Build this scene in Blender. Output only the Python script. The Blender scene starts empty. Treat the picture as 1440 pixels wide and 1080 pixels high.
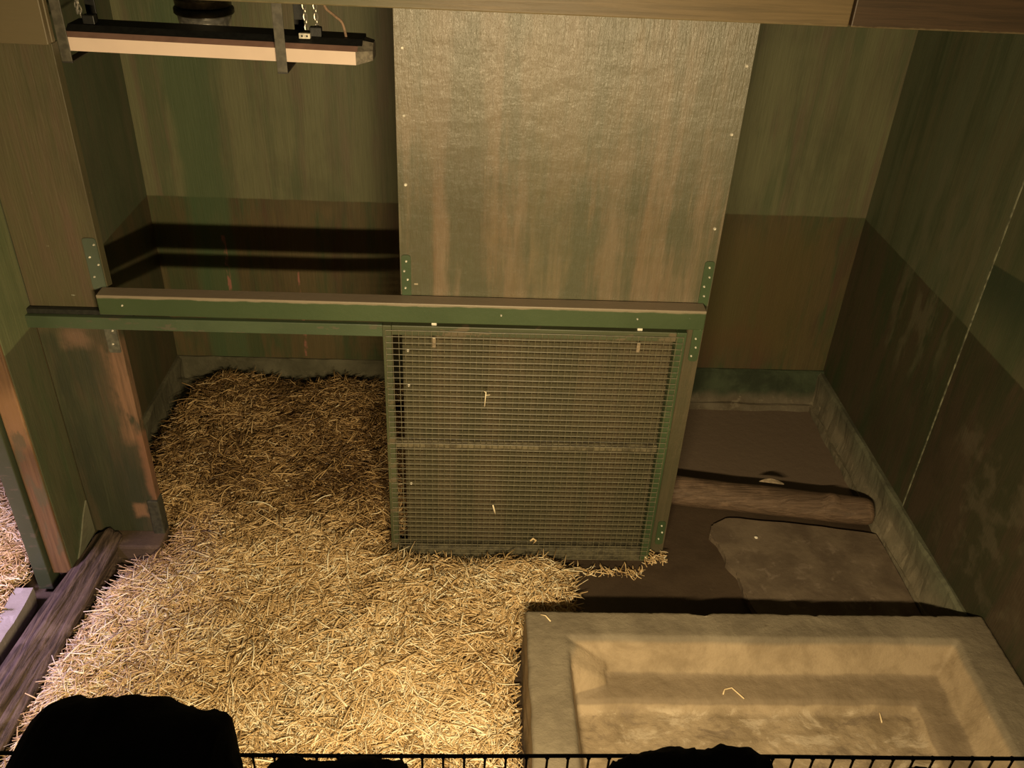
import bpy, bmesh, math, random
import numpy as np
from mathutils import Vector, Matrix, noise
random.seed(7)
rng = np.random.default_rng(11)
C = bpy.context.scene.collection
scene = bpy.context.scene

# ------------------------------------------------------------------ camera
F, PITCH, ROLL, YAW, CAMZ = 1232.3, .57508, .051585, .052687, 2.9
cy, sy, cp, sp = math.cos(YAW), math.sin(YAW), math.cos(PITCH), math.sin(PITCH)
fw = Vector((sy*cp, cy*cp, -sp)); rt = Vector((cy, -sy, 0)); up = rt.cross(fw)
rt2 = rt*math.cos(ROLL) + up*math.sin(ROLL); up2 = -rt*math.sin(ROLL) + up*math.cos(ROLL)
cam_d = bpy.data.cameras.new('camera'); cam = bpy.data.objects.new('camera', cam_d); C.objects.link(cam)
M = Matrix((rt2, up2, -fw)).transposed().to_4x4(); M.translation = (0, 0, CAMZ)
cam.matrix_world = M
cam_d.sensor_width = 36; cam_d.sensor_fit = 'HORIZONTAL'; cam_d.lens = F/1440*36; cam_d.clip_start = .02
scene.camera = cam

# ------------------------------------------------------------------ light
w = bpy.data.worlds.new('world'); scene.world = w; w.use_nodes = True
w.node_tree.nodes['Background'].inputs[0].default_value = (1, .80, .55, 1)
w.node_tree.nodes['Background'].inputs[1].default_value = .022
def area(name, loc, target, sx, sy_, power, col, spread=180):
    l = bpy.data.lights.new(name, 'AREA'); l.shape = 'RECTANGLE'; l.size = sx; l.size_y = sy_
    l.energy = power; l.color = col; l.spread = math.radians(spread)
    o = bpy.data.objects.new(name, l); C.objects.link(o); o.location = loc
    d = Vector(target) - Vector(loc); o.rotation_euler = d.to_track_quat('-Z', 'Y').to_euler()
    return o
area('window_tube_light', (.14, .32, 1.965), (-.12, 2.2, .70), .60, .04, 98, (1, .76, .42))
area('neighbour_pen_light', (-2.5, 1.9, 2.0), (-2.3, 2.35, 0), .4, .3, 15, (.88, .66, 1.0), 62)
vs = scene.view_settings
vs.view_transform = 'Standard'; vs.look = 'None'; vs.gamma = 1; vs.use_curve_mapping = False
vs.exposure = 0.04

# ------------------------------------------------------------------ node helpers
class NT:
    def __init__(s, name):
        s.m = bpy.data.materials.new(name); s.m.use_nodes = True
        s.t = s.m.node_tree; s.b = s.t.nodes['Principled BSDF']; s.pos = s.n('ShaderNodeNewGeometry').outputs['Position']
    def n(s, k, **kw):
        o = s.t.nodes.new(k)
        for a, v in kw.items(): setattr(o, a, v)
        return o
    def put(s, sock, v):
        if isinstance(v, bpy.types.NodeSocket): s.t.links.new(v, sock)
        elif isinstance(v, tuple) and len(v) == 3 and sock.type == 'RGBA': sock.default_value = (*v, 1)
        else: sock.default_value = v
    def map(s, scale, loc=(0, 0, 0), rot=(0, 0, 0)):
        o = s.n('ShaderNodeMapping'); s.put(o.inputs['Vector'], s.pos)
        o.inputs['Scale'].default_value = scale; o.inputs['Location'].default_value = loc; o.inputs['Rotation'].default_value = rot
        return o.outputs[0]
    def noise(s, scale=(1, 1, 1), sc=1., det=4., rough=.55, dist=0., loc=(0, 0, 0), rot=(0, 0, 0)):
        o = s.n('ShaderNodeTexNoise'); s.put(o.inputs['Vector'], s.map(scale, loc, rot))
        o.inputs['Scale'].default_value = sc; o.inputs['Detail'].default_value = det
        o.inputs['Roughness'].default_value = rough; o.inputs['Distortion'].default_value = dist
        return o.outputs['Fac']
    def ramp(s, v, a, b, smooth=True):
        o = s.n('ShaderNodeMapRange'); o.interpolation_type = 'SMOOTHSTEP' if smooth else 'LINEAR'
        s.put(o.inputs['Value'], v); o.inputs['From Min'].default_value = a; o.inputs['From Max'].default_value = b
        return o.outputs['Result']
    def mix(s, f, a, b):
        o = s.n('ShaderNodeMix', data_type='RGBA'); s.put(o.inputs[0], f); s.put(o.inputs[6], a); s.put(o.inputs[7], b)
        return o.outputs[2]
    def math(s, op, a, b=0.):
        o = s.n('ShaderNodeMath', operation=op); s.put(o.inputs[0], a); s.put(o.inputs[1], b); return o.outputs[0]
    def xyz(s):
        o = s.n('ShaderNodeSeparateXYZ'); s.put(o.inputs[0], s.pos); return o.outputs
    def box(s, lo, hi, edge=.03, wob=.05, sc=9.):
        """1 inside a world box with ragged edges"""
        c = s.xyz(); nz = s.math('MULTIPLY', s.math('SUBTRACT', s.noise(sc=sc, det=5), .5), wob*2); r = None
        for i in range(3):
            if lo[i] is not None:
                q = s.ramp(s.math('ADD', c[i], nz), lo[i]-edge/2, lo[i]+edge/2); r = q if r is None else s.math('MULTIPLY', r, q)
            if hi[i] is not None:
                q = s.ramp(s.math('ADD', c[i], nz), hi[i]+edge/2, hi[i]-edge/2); r = q if r is None else s.math('MULTIPLY', r, q)
        return r
    def done(s, col, rough=.6, bump=None, dist=.01, strength=.5, metal=0., spec=.5):
        s.put(s.b.inputs['Base Color'], col); s.put(s.b.inputs['Roughness'], rough)
        s.b.inputs['Metallic'].default_value = metal; s.b.inputs['Specular IOR Level'].default_value = spec
        if bump is not None:
            o = s.n('ShaderNodeBump'); s.put(o.inputs['Height'], bump); o.inputs['Distance'].default_value = dist
            o.inputs['Strength'].default_value = strength; s.put(s.b.inputs['Normal'], o.outputs[0])
        return s.m

def streak_col(t, cols, k=(5, 5, .3), loc=(0, 0, 0), w=.09):
    """vertical brush streaks through a list of colours"""
    c = cols[0]
    for i, cc in enumerate(cols[1:]):
        n1 = t.noise(k, 1.+.35*i, 5, .6, .35, loc=(loc[0]+3.7*i, loc[1]+1.3*i, loc[2]))
        n2 = t.noise((3.2, 3.2, 1.6), 1.+.3*i, 5, .6, .3, loc=(loc[1]+2.7*i, loc[0]+1.9*i, i*3.))
        f = t.ramp(t.math('ADD', t.math('MULTIPLY', n1, .68), t.math('MULTIPLY', n2, .32)), .5-w*.8, .5+w*.8)
        c = t.mix(f, c, cc)
    g = t.noise((130, 130, 5), 1, 3, .6)
    c = t.mix(t.math('MULTIPLY', t.ramp(g, .35, .75), .25), c, tuple(x*.45 for x in cols[0]))
    c = t.mix(t.math('MULTIPLY', t.ramp(t.noise((2.1, 2.1, 1.1), 1, 6, .65, .5, loc=(5, 2, 7)), .50, .68), .35), c, tuple(x*.5 for x in cols[0]))
    c = t.mix(t.math('MULTIPLY', t.ramp(t.noise((55, 55, 2.2), 1, 3, .6), .60, .72), .18), c, tuple(min(1, x*1.7) for x in cols[0]))
    return c
def scuffs(t, c, col, amount=.72, sc=(16, 16, 9), f=.8):
    return t.mix(t.math('MULTIPLY', t.ramp(t.noise(sc, 1, 4, .6), amount, amount+.04), f), c, col)

def wall_paint(name, hi, lo, zline=1.2, extra=None, rough=.5, loc=(0, 0, 0), spec=.4, lowspec=None):
    t = NT(name)
    a = streak_col(t, hi, loc=loc); b = streak_col(t, lo, loc=(loc[0]+9, loc[1], 0), k=(6, 6, .8))
    z = t.xyz()[2]
    f = t.ramp(t.math('ADD', z, t.math('MULTIPLY', t.noise(sc=6, det=3), .012)), zline+.002, zline+.010)
    c = t.mix(f, b, a)
    if extra: c = extra(t, c)
    bm = t.math('ADD', t.noise((150, 150, 8), 1, 3), t.math('MULTIPLY', t.noise((14, 14, 5), 1, 4), .8))
    return t.done(c, t.ramp(t.noise((8, 8, 2), 1, 3), 1.3-rough*1.3, .2+rough*.0-.9+rough) if False else rough, bm, .0022, .6, spec=spec)

def rgb(r, g, b):
    f = lambda v: (v/255/12.92) if v/255 <= .04045 else ((v/255+.055)/1.055)**2.4
    return (f(r), f(g), f(b))

def m_back():
    def ex(t, c):
        m = t.box((-1.50, None, .2), (-1.28, None, None), .05, .05, 3)
        c = t.mix(t.math('MULTIPLY', m, .7), c, (.07, .115, .05))
        m = t.box((-1.09, None, .9), (-1.05, None, 1.0), .02, .02, 20)         # pink scraped spot
        for (x0, x1, z0, z1) in ((-1.345, -1.325, .60, .98), (-.965, -.955, .25, .78), (-.955, -.948, .3, .5)):
            k = t.box((x0, None, z0), (x1, None, z1), .006, .006, 25)
            k = t.math('MULTIPLY', k, t.ramp(t.noise((30, 30, 12), 1, 3), .42, .58))
            c = t.mix(t.math('MULTIPLY', k, .8), c, (.40, .16, .12))
        m = t.box((1.0, None, .35), (1.85, None, 1.1), .25, .1, 3)
        c = t.mix(t.math('MULTIPLY', m, .75), c, (.115, .085, .03))
        m = t.box((1.1, None, .25), (1.7, None, .5), .15, .1, 4)
        c = t.mix(t.math('MULTIPLY', m, .35), c, (.12, .065, .03))
        return c
    return wall_paint('aged_green_plywood', [(.150, .148, .075), (.11, .13, .062), (.165, .135, .08), (.175, .175, .09)],
                      [(.085, .085, .035), (.10, .065, .035), (.065, .085, .035), (.12, .09, .04)], 1.19, ex, rough=.55)
def m_right():
    def ex(t, c):
        k = t.math('MULTIPLY', t.box((None, 3.25, .75), (None, 3.8, 1.75), .12, .12, 5), t.ramp(t.noise((12, 12, 4), 1, 4), .48, .62))
        return t.mix(t.math('MULTIPLY', k, .45), c, (.15, .14, .085))
    return wall_paint('dark_green_board', [(.098, .115, .062), (.065, .084, .042), (.125, .120, .066), (.115, .128, .072)],
                      [(.060, .060, .030), (.045, .060, .028), (.075, .060, .035)], 1.185, ex, rough=.5, loc=(4, 2, 0))
def m_right_near():
    def ex(t, c):
        # darker sloped band, fading downward, that starts at the joint
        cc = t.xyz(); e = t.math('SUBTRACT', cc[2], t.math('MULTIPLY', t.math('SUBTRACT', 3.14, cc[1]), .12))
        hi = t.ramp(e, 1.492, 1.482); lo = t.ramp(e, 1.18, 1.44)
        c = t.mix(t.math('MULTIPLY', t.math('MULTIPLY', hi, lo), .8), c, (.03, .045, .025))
        k = t.math('MULTIPLY', t.box((None, 2.2, .3), (None, 2.9, .9), .15, .15, 5), t.ramp(t.noise((9, 9, 9), 1, 5), .5, .68))
        return t.mix(t.math('MULTIPLY', k, .5), c, (.12, .10, .065))
    return wall_paint('scraped_green_board', [(.090, .100, .052), (.068, .082, .04), (.105, .10, .056)],
                      [(.050, .048, .025), (.038, .045, .022), (.07, .052, .032)], 1.185, ex, rough=.5, loc=(7, 5, 0))
def m_side():
    return wall_paint('green_side_board', [(.10, .115, .065), (.085, .10, .055), (.12, .115, .07)],
                      [(.075, .072, .035), (.06, .06, .03), (.09, .07, .035)], 1.19, rough=.55, loc=(2, 8, 0))
def m_panel():
    t = NT('varnished_plywood')
    c = streak_col(t, [(.205, .155, .090), (.115, .108, .062), (.180, .125, .074), (.205, .155, .10), (.100, .098, .058)], k=(4.5, 4.5, .28), loc=(1, 4, 0))
    m = t.box((.18, None, 1.3), (.50, None, 2.2), .35, .15, 3)
    c = t.mix(t.math('MULTIPLY', m, .3), c, (.10, .11, .065))
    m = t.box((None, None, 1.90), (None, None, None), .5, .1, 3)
    c = t.mix(t.math('MULTIPLY', m, .35), c, (.30, .27, .20))  # paler top: lamp highlight on the panel painted into the colour
    c = scuffs(t, c, (.45, .4, .3), .73, (22, 22, 5), .3)
    m = t.box((-.232, None, 1.392), (-.218, None, 1.397), .004, .0, 3)
    c = t.mix(t.math('MULTIPLY', m, .8), c, (.6, .5, .35))
    # darker, slightly greener lower part behind the gate
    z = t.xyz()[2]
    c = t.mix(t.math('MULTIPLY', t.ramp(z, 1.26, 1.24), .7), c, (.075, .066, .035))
    bm = t.math('ADD', t.noise((120, 120, 14), 1, 4, .7), t.math('MULTIPLY', t.noise((7, 7, 12), 1, 4), 1.5))
    rg = t.math('ADD', .24, t.math('MULTIPLY', t.noise((60, 60, 20), 1, 3), .25))
    return t.done(c, rg, bm, .004, .7, spec=.55)
def m_partition():
    def bare(t):
        return t.mix(t.ramp(t.noise((60, 60, 4), 1, 4), .35, .65), (.24, .14, .085), (.16, .098, .06))
    t = NT('worn_partition_paint')
    up = streak_col(t, [(.125, .10, .056), (.085, .082, .040), (.13, .092, .058), (.11, .098, .05)], k=(6, 6, .4), loc=(3, 1, 0))
    dn = streak_col(t, [(.060, .066, .036), (.07, .075, .04), (.085, .068, .04), (.048, .054, .032)], k=(7, 7, .6), loc=(6, 1, 0))
    z = t.xyz()[2]
    c = t.mix(t.ramp(t.math('ADD', z, t.math('MULTIPLY', t.noise((5, 5, 2), 1, 4), .12)), 1.19, 1.27), dn, up)
    b = bare(t)
    m = t.box((-1.455, None, .62), (-1.37, None, 1.10), .06, .04, 9)
    c = t.mix(t.math('MULTIPLY', m, t.ramp(t.noise((14, 14, 6), 1, 4), .34, .5)), c, b)
    m = t.box((-1.405, None, .24), (-1.37, None, .66), .03, .025, 14)
    c = t.mix(t.math('MULTIPLY', m, .7), c, (.26, .13, .08))
    m = t.box((-1.49, None, .20), (-1.43, None, .28), .03, .04, 14)
    c = t.mix(m, c, (.22, .13, .075))
    m = t.box((-1.60, None, 1.08), (-1.50, None, 1.16), .06, .05, 12)
    c = t.mix(t.math('MULTIPLY', m, .6), c, (.27, .16, .11))
    c = scuffs(t, c, (.33, .34, .25), .70, (24, 24, 40), .75)
    c = scuffs(t, c, (.035, .035, .02), .72, (7, 7, 3), .7)
    bm = t.math('ADD', t.noise((140, 140, 9), 1, 3), t.noise((20, 20, 14), 1, 4))
    return t.done(c, .5, bm, .003, .6, spec=.4)
def m_barewood():
    t = NT('bare_rubbed_wood')
    g = t.noise((90, 90, 3), 1, 5, .6)
    c = t.mix(t.ramp(g, .3, .7), (.20, .115, .055), (.12, .068, .034))
    m = t.box((None, None, .80), (None, None, 1.05), .18, .1, 4)
    c = t.mix(t.math('MULTIPLY', m, .8), c, (.36, .205, .105))
    m = t.ramp(t.noise((18, 18, 5), 1, 5), .56, .66)
    c = t.mix(t.math('MULTIPLY', m, .75), c, (.10, .095, .05))
    return t.done(c, .55, g, .002, .6)
def m_green(name='green_gloss_paint', base=(.055, .085, .036), dirt=(.14, .11, .075), amt=.62, rough=.4, s=1):
    t = NT(name)
    c = t.mix(t.ramp(t.noise((3, 3, 3), 1, 3), .35, .7), base, tuple(x*1.3 for x in base))
    c = scuffs(t, c, dirt, amt, (11*s, 11*s, 30*s), .6)
    c = scuffs(t, c, (.45, .47, .38), .745, (26, 26, 40), .8)
    return t.done(c, rough, t.noise((40, 40, 40), 1, 4), .0015, .6)
def m_rail():
    t = NT('green_rail_with_dusty_top')
    c = t.mix(t.ramp(t.noise((2, 2, 2), 1, 4), .35, .7), (.045, .072, .028), (.06, .09, .036))
    c = scuffs(t, c, (.30, .33, .24), .72, (16, 30, 30), .9)
    nz = t.n('ShaderNodeNewGeometry').outputs['Normal']; s = t.n('ShaderNodeSeparateXYZ'); t.put(s.inputs[0], nz)
    dust = t.mix(t.noise((20, 20, 20), 1, 4), (.17, .12, .085), (.23, .17, .12))
    c = t.mix(t.ramp(s.outputs[2], .3, .8), c, dust)
    z = t.math('ADD', t.xyz()[2], t.math('MULTIPLY', t.noise((12, 12, 40), 1, 4), .014))
    c = t.mix(t.math('MULTIPLY', t.ramp(z, 1.343, 1.350), .8), c, (.30, .24, .17))
    return t.done(c, .48, t.noise((50, 50, 50), 1, 4), .0015, .6)
def m_floor():
    t = NT('damp_dark_concrete')
    a = t.noise(sc=2.2, det=6, rough=.6); b = t.noise(sc=22, det=5, rough=.7)
    c = t.mix(t.ramp(a, .35, .65), (.055, .036, .022), (.085, .058, .036))
    m = t.box((.95, 3.45, None), (2.1, 4.4, None), .10, .06, 5)
    c = t.mix(t.math('MULTIPLY', m, .85), c, (.20, .148, .105))
    c = scuffs(t, c, (.24, .19, .13), .70, (18, 18, 18), .4)
    return t.done(c, .6, t.math('ADD', b, a), .006, .6)
def m_concrete(name, base, dark, light, green=None, sc=1., rough=.85, bump=.006):
    t = NT(name)
    a = t.noise(sc=4*sc, det=7, rough=.6, dist=.3); b = t.noise(sc=30*sc, det=5, rough=.7); d = t.noise(sc=11*sc, det=6, rough=.65, dist=.4)
    c = t.mix(t.ramp(a, .35, .65), dark, base)
    c = t.mix(t.math('MULTIPLY', t.ramp(d, .56, .68), .6), c, light)
    if green:
        g = t.ramp(t.math('ADD', t.xyz()[2], t.math('MULTIPLY', t.noise(sc=9, det=5), .08)), green[1], green[2])
        c = t.mix(g, c, t.mix(t.ramp(a, .4, .6), green[0], tuple(x*.55 for x in green[0])))
    return t.done(c, rough, t.math('ADD', b, t.math('MULTIPLY', a, 1.2)), bump, .7, spec=.3)
def m_basin():
    t = NT('worn_stone_trough')
    a = t.noise(sc=5, det=7, rough=.62, dist=.5); b = t.noise(sc=60, det=4, rough=.7); d = t.noise((6, 10, 7), 1, 8, .72, .5)
    c = t.mix(t.ramp(a, .32, .66), (.175, .145, .10), (.255, .215, .15))
    z = t.xyz()[2]
    low = t.ramp(z, .29, .27)
    c2 = t.mix(t.ramp(a, .35, .62), (.27, .205, .125), (.40, .31, .20))
    c = t.mix(low, c, c2)
    flo = t.ramp(z, .150, .122)
    c = t.mix(t.math('MULTIPLY', flo, t.ramp(d, .52, .62)), c, (.50, .41, .29))
    c = t.mix(t.math('MULTIPLY', flo, t.ramp(d, .48, .36)), c, (.23, .175, .115))
    led = t.box((None, None, .148), (None, None, .178), .008, .004, 9)
    c = t.mix(t.math('MULTIPLY', led, .6), c, (.17, .13, .085))  # ledge darker: shade of the flat step painted into the stone colour
    c = scuffs(t, c, (.72, .62, .46), .735, (34, 34, 34), .6)
    c = scuffs(t, c, (.12, .085, .05), .74, (14, 14, 14), .6)
    return t.done(c, .7, t.math('ADD', t.math('MULTIPLY', b, .6), d), .007, .7, spec=.35)
def m_straw():
    t = NT('barley_straw')
    at = t.n('ShaderNodeAttribute', attribute_name='tone').outputs['Fac']
    o = t.n('ShaderNodeValToRGB'); t.put(o.inputs[0], at); cr = o.color_ramp
    cr.elements[0].position = 0; cr.elements[0].color = (.10, .055, .022, 1)
    cr.elements[1].position = 1; cr.elements[1].color = (.97, .88, .64, 1)
    for p, c in ((.25, (.26, .155, .06)), (.5, (.54, .365, .165)), (.8, (.80, .595, .32))):
        e = cr.elements.new(p); e.color = (*c, 1)
    return t.done(o.outputs[0], .42, spec=.5)
def m_strawbase():
    t = NT('matted_straw')
    a = t.noise((60, 18, 40), 1, 5, .7, 1.5); b = t.noise((18, 60, 40), 1, 5, .7, 1.5)
    f = t.math('MULTIPLY', a, b)
    c = t.mix(t.ramp(f, .12, .38), (.22, .14, .06), (.60, .44, .21))
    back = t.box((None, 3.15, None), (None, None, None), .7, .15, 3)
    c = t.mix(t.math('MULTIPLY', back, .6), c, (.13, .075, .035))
    return t.done(c, .8, f, .02, 1.)
def m_log(name, a, b, rot=(0, 0, 0), k=(6, 90, 60), moss=None):
    t = NT(name)
    g = t.noise(k, 1, 6, .65, .6, rot=rot)
    c = t.mix(t.ramp(g, .32, .66), a, b)
    n2 = t.noise(sc=7, det=6)
    c = t.mix(t.math('MULTIPLY', t.ramp(n2, .54, .66), .5), c, moss or tuple(x*1.6 for x in b))
    return t.done(c, .6, t.math('ADD', g, t.math('MULTIPLY', n2, .6)), .012, .8, spec=.4)
def m_plain(name, col, rough=.5, metal=0., bump=.001, sc=60, var=.25):
    t = NT(name)
    n = t.noise(sc=sc, det=4)
    c = t.mix(t.ramp(n, .35, .65), tuple(x*(1-var) for x in col), tuple(min(1, x*(1+var)) for x in col))
    return t.done(c, rough, n, bump, .5, metal=metal)
def m_beam(name, a, b, c3=None):
    t = NT(name)
    g = t.noise((2.2, 40, 60), 1, 5, .65, .4)
    c = t.mix(t.ramp(g, .35, .65), a, b)
    if c3: c = t.mix(t.ramp(t.math('ADD', t.xyz()[0], t.math('MULTIPLY', t.noise((3, 3, 9), 1, 4), .5)), .25, -.35), c, c3)
    z = t.math('ADD', t.xyz()[2], t.math('MULTIPLY', t.noise((25, 25, 25), 1, 4), .014))
    c = t.mix(t.math('MULTIPLY', t.ramp(z, 2.392, 2.386), .6), c, (.24, .19, .10))  # pale lower edge: light along the beam's bottom painted in
    return t.done(c, .5, g, .003, .6)

# ------------------------------------------------------------------ mesh helpers
def obj(name, bm, mat, parent=None, smooth=False):
    me = bpy.data.meshes.new(name); bmesh.ops.recalc_face_normals(bm, faces=bm.faces); bm.to_mesh(me); bm.free()
    for m in (mat if isinstance(mat, list) else [mat]): me.materials.append(m)
    if smooth:
        for p in me.polygons: p.use_smooth = True
    o = bpy.data.objects.new(name, me); C.objects.link(o)
    if parent is not None:
        o.parent = parent
        root = parent
        off = Vector((0, 0, 0))
        while root is not None: off += root.location; root = root.parent
        me.transform(Matrix.Translation(-off))
    return o
def thing(name, label, cat, loc=(0, 0, 0), group=None):
    o = bpy.data.objects.new(name, None); C.objects.link(o); o.location = loc; o.empty_display_size = .1
    o['label'] = label; o['category'] = cat
    if group: o['group'] = group
    return o
def tag(o, label, cat, group=None, kind=None):
    o['label'] = label; o['category'] = cat
    if group: o['group'] = group
    if kind: o['kind'] = kind
    return o
def recentre(o):
    """put the origin of a one-mesh thing at its base"""
    v = [x.co for x in o.data.vertices]
    c = Vector(((min(p.x for p in v)+max(p.x for p in v))/2, (min(p.y for p in v)+max(p.y for p in v))/2, min(p.z for p in v)))
    o.data.transform(Matrix.Translation(-c)); o.location = c
    return o
def struct(name, bm, mat):
    o = obj(name, bm, mat); o['kind'] = 'structure'; return o
def box(bm, lo, hi, bev=0., seg=2, cuts=None, mat=0):
    r = bmesh.ops.create_cube(bm, size=1); vs_ = r['verts']
    for v in vs_: v.co = Vector([lo[i]+(v.co[i]+.5)*(hi[i]-lo[i]) for i in range(3)])
    fs = list({f for v in vs_ for f in v.link_faces})
    for f in fs: f.material_index = mat
    if bev > 0:
        es = list({e for v in vs_ for e in v.link_edges})
        bmesh.ops.bevel(bm, geom=es, offset=bev, segments=seg, affect='EDGES', profile=.5)
    return bm
def B(lo, hi, bev=0., seg=2): return box(bmesh.new(), lo, hi, bev, seg)
def prism(bm, pts, axis, a, b, bev=0.):
    """pts are 2-D in the two other axes, extruded along axis from a to b"""
    def mk(p, d):
        q = [0, 0, 0]; o = [i for i in range(3) if i != axis]; q[axis] = d; q[o[0]] = p[0]; q[o[1]] = p[1]; return q
    A = [bm.verts.new(mk(p, a)) for p in pts]; Bv = [bm.verts.new(mk(p, b)) for p in pts]; n = len(pts)
    bm.faces.new(A); bm.faces.new(Bv[::-1])
    for i in range(n): bm.faces.new((A[i], A[(i+1) % n], Bv[(i+1) % n], Bv[i]))
    if bev: bmesh.ops.bevel(bm, geom=list({e for v in A+Bv for e in v.link_edges}), offset=bev, segments=2, affect='EDGES')
    return bm
def tube(bm, pts, r, n=8, cap=True, closed=False):
    pts = [Vector(p) for p in pts]; rings = []
    for i, p in enumerate(pts):
        if closed: d = pts[(i+1) % len(pts)] - pts[i-1]
        else: d = pts[min(i+1, len(pts)-1)] - pts[max(i-1, 0)]
        d.normalize(); u = d.orthogonal() if i == 0 else (rings_u - d*rings_u.dot(d)); u.normalize(); rings_u = u; v = d.cross(u)
        rr = r[i] if hasattr(r, '__len__') else r
        rings.append([bm.verts.new(p + (u*math.cos(2*math.pi*k/n) + v*math.sin(2*math.pi*k/n))*rr) for k in range(n)])
    for i in range(len(rings) - (0 if closed else 1)):
        a, b = rings[i], rings[(i+1) % len(rings)]
        for k in range(n): bm.faces.new((a[k], a[(k+1) % n], b[(k+1) % n], b[k]))
    if cap and not closed: bm.faces.new(rings[0][::-1]); bm.faces.new(rings[-1])
    return bm
def lathe(bm, prof, c, n=32):
    rings = [[bm.verts.new((c[0]+r*math.cos(2*math.pi*k/n), c[1]+r*math.sin(2*math.pi*k/n), c[2]+z)) for k in range(n)] for r, z in prof]
    for a, b in zip(rings, rings[1:]):
        for k in range(n): bm.faces.new((a[k], a[(k+1) % n], b[(k+1) % n], b[k]))
    bm.faces.new(rings[0]); bm.faces.new(rings[-1][::-1])
    return bm
def screw(parent, x, y, z, r=.006, mat=None, name='screw'):
    bm = bmesh.new()
    bmesh.ops.create_cone(bm, cap_ends=True, segments=10, radius1=r, radius2=r*.6, depth=.005)
    bmesh.ops.transform(bm, matrix=Matrix.Translation((x, y-.002, z)) @ Matrix.Rotation(math.pi/2, 4, 'X'), verts=bm.verts)
    return obj(name, bm, mat or MS, parent)

# materials
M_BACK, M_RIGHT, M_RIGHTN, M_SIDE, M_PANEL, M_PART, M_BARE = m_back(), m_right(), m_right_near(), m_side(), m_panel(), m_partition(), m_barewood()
M_GREEN = m_green(); M_RAIL = m_rail(); M_FLOOR = m_floor()
M_GATE = m_green('green_gate_paint', (.062, .070, .034), (.17, .12, .075), .56, .5, .6)
M_PLATE = m_green('green_plate_paint', (.045, .072, .03), (.10, .10, .06), .66, .45)
M_WIRE = m_plain('painted_wire', (.13, .115, .065), .45, 0., .0003, 80)
M_KERB = m_concrete('green_painted_kerb', (.17, .145, .10), (.10, .08, .05), (.27, .23, .16), ((.062, .080, .043), .09, .16))
M_KERBR = m_concrete('worn_kerb', (.25, .215, .145), (.15, .135, .09), (.34, .29, .20), ((.16, .165, .105), .12, .30))
M_KERBL = m_concrete('dusty_kerb', (.13, .12, .075), (.08, .075, .045), (.17, .15, .10))
M_SLAB = m_concrete('stone_slab', (.215, .165, .112), (.135, .10, .068), (.29, .225, .165), sc=1.3, bump=.004)
M_BASIN = m_basin()
M_STRAW, M_SBASE = m_straw(), m_strawbase()
M_LOG = m_log('stripped_log_wood', (.11, .072, .045), (.19, .125, .08), rot=(0, 0, 0))
M_SILL = m_log('split_sill_timber', (.035, .024, .018), (.15, .105, .08), rot=(0, 0, 0), k=(75, 5, 60), moss=(.22, .165, .135))
M_DARK = m_plain('dark_metal', (.045, .042, .035), .45)
M_BLACK = m_plain('black_plastic', (.012, .012, .010), .5)
M_STRAP = m_plain('grey_steel_strap', (.10, .09, .065), .5, 0., .001, 40)
M_ROCK = m_plain('silhouette_rock', (.006, .0055, .005), .95, 0., .01, 25)  # near-black: the backlit rocks' shade put into their colour
M_BARW = m_plain('silhouette_wire', (.012, .011, .009), .6)  # wire seen against the light, its silhouette put into the colour
M_CREAM = m_plain('cream_diffuser', (.86, .68, .56), .4, 0., .0003, 5, .04)
M_PINK = m_plain('pinkish_diffuser_edge', (.36, .21, .16), .45, 0., .0003, 20, .1)
MS = m_plain('bright_screw', (.75, .70, .58), .4, 0., .0002)
M_CHAIN = m_plain('zinc_chain', (.45, .42, .35), .35, .6, .0002)
M_CABLE = m_plain('tan_cable', (.34, .22, .14), .5)
M_DUCT = m_plain('grey_duct', (.16, .15, .12), .35, .3)
M_SILVER = m_plain('shiny_duct_ring', (.55, .52, .46), .22, .8)
M_BROWN = m_beam('dark_brown_board', (.034, .028, .018), (.026, .022, .014))
M_WHITE = m_plain('white_chip', (.8, .74, .62), .6, 0., .001)
M_SHOE = m_plain('dark_rubber_shoe', (.05, .05, .035), .55)
M_DKBR = m_concrete('brown_sill_stone', (.11, .075, .045), (.07, .048, .03), (.15, .105, .065))

# ------------------------------------------------------------------ the room
YB, XR, XL = 4.33, 2.06, -1.69
floor = struct('floor', B((-3.7, .2, -.1), (2.3, 4.5, 0)), M_FLOOR)
struct('wall_back', B((-3.7, YB, 0), (XR+.12, YB+.1, 3.0)), M_BACK)
struct('wall_right', B((XR, 3.135, 0), (XR+.12, YB, 3.0)), M_RIGHT)
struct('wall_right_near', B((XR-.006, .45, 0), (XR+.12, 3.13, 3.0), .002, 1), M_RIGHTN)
struct('trim_1', B((XR-.008, 3.129, .2), (XR+.02, 3.136, 3.0)), m_plain('pale_joint_edge', (.20, .20, .13), .6, 0, .002, 30, .5))
struct('wall_left', B((XL-.13, 3.0, .0), (XL, YB, 3.0)), M_SIDE)
struct('wall_front', B((-3.7, .1, 0), (2.18, .26, 2.04)), m_plain('front_wall_paint', (.10, .12, .07), .8))
struct('trim_2', B((-3.7, .05, 2.045), (2.18, .487, 2.08), .008), m_plain('dark_window_ledge', (.02, .018, .015), .8))
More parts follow.
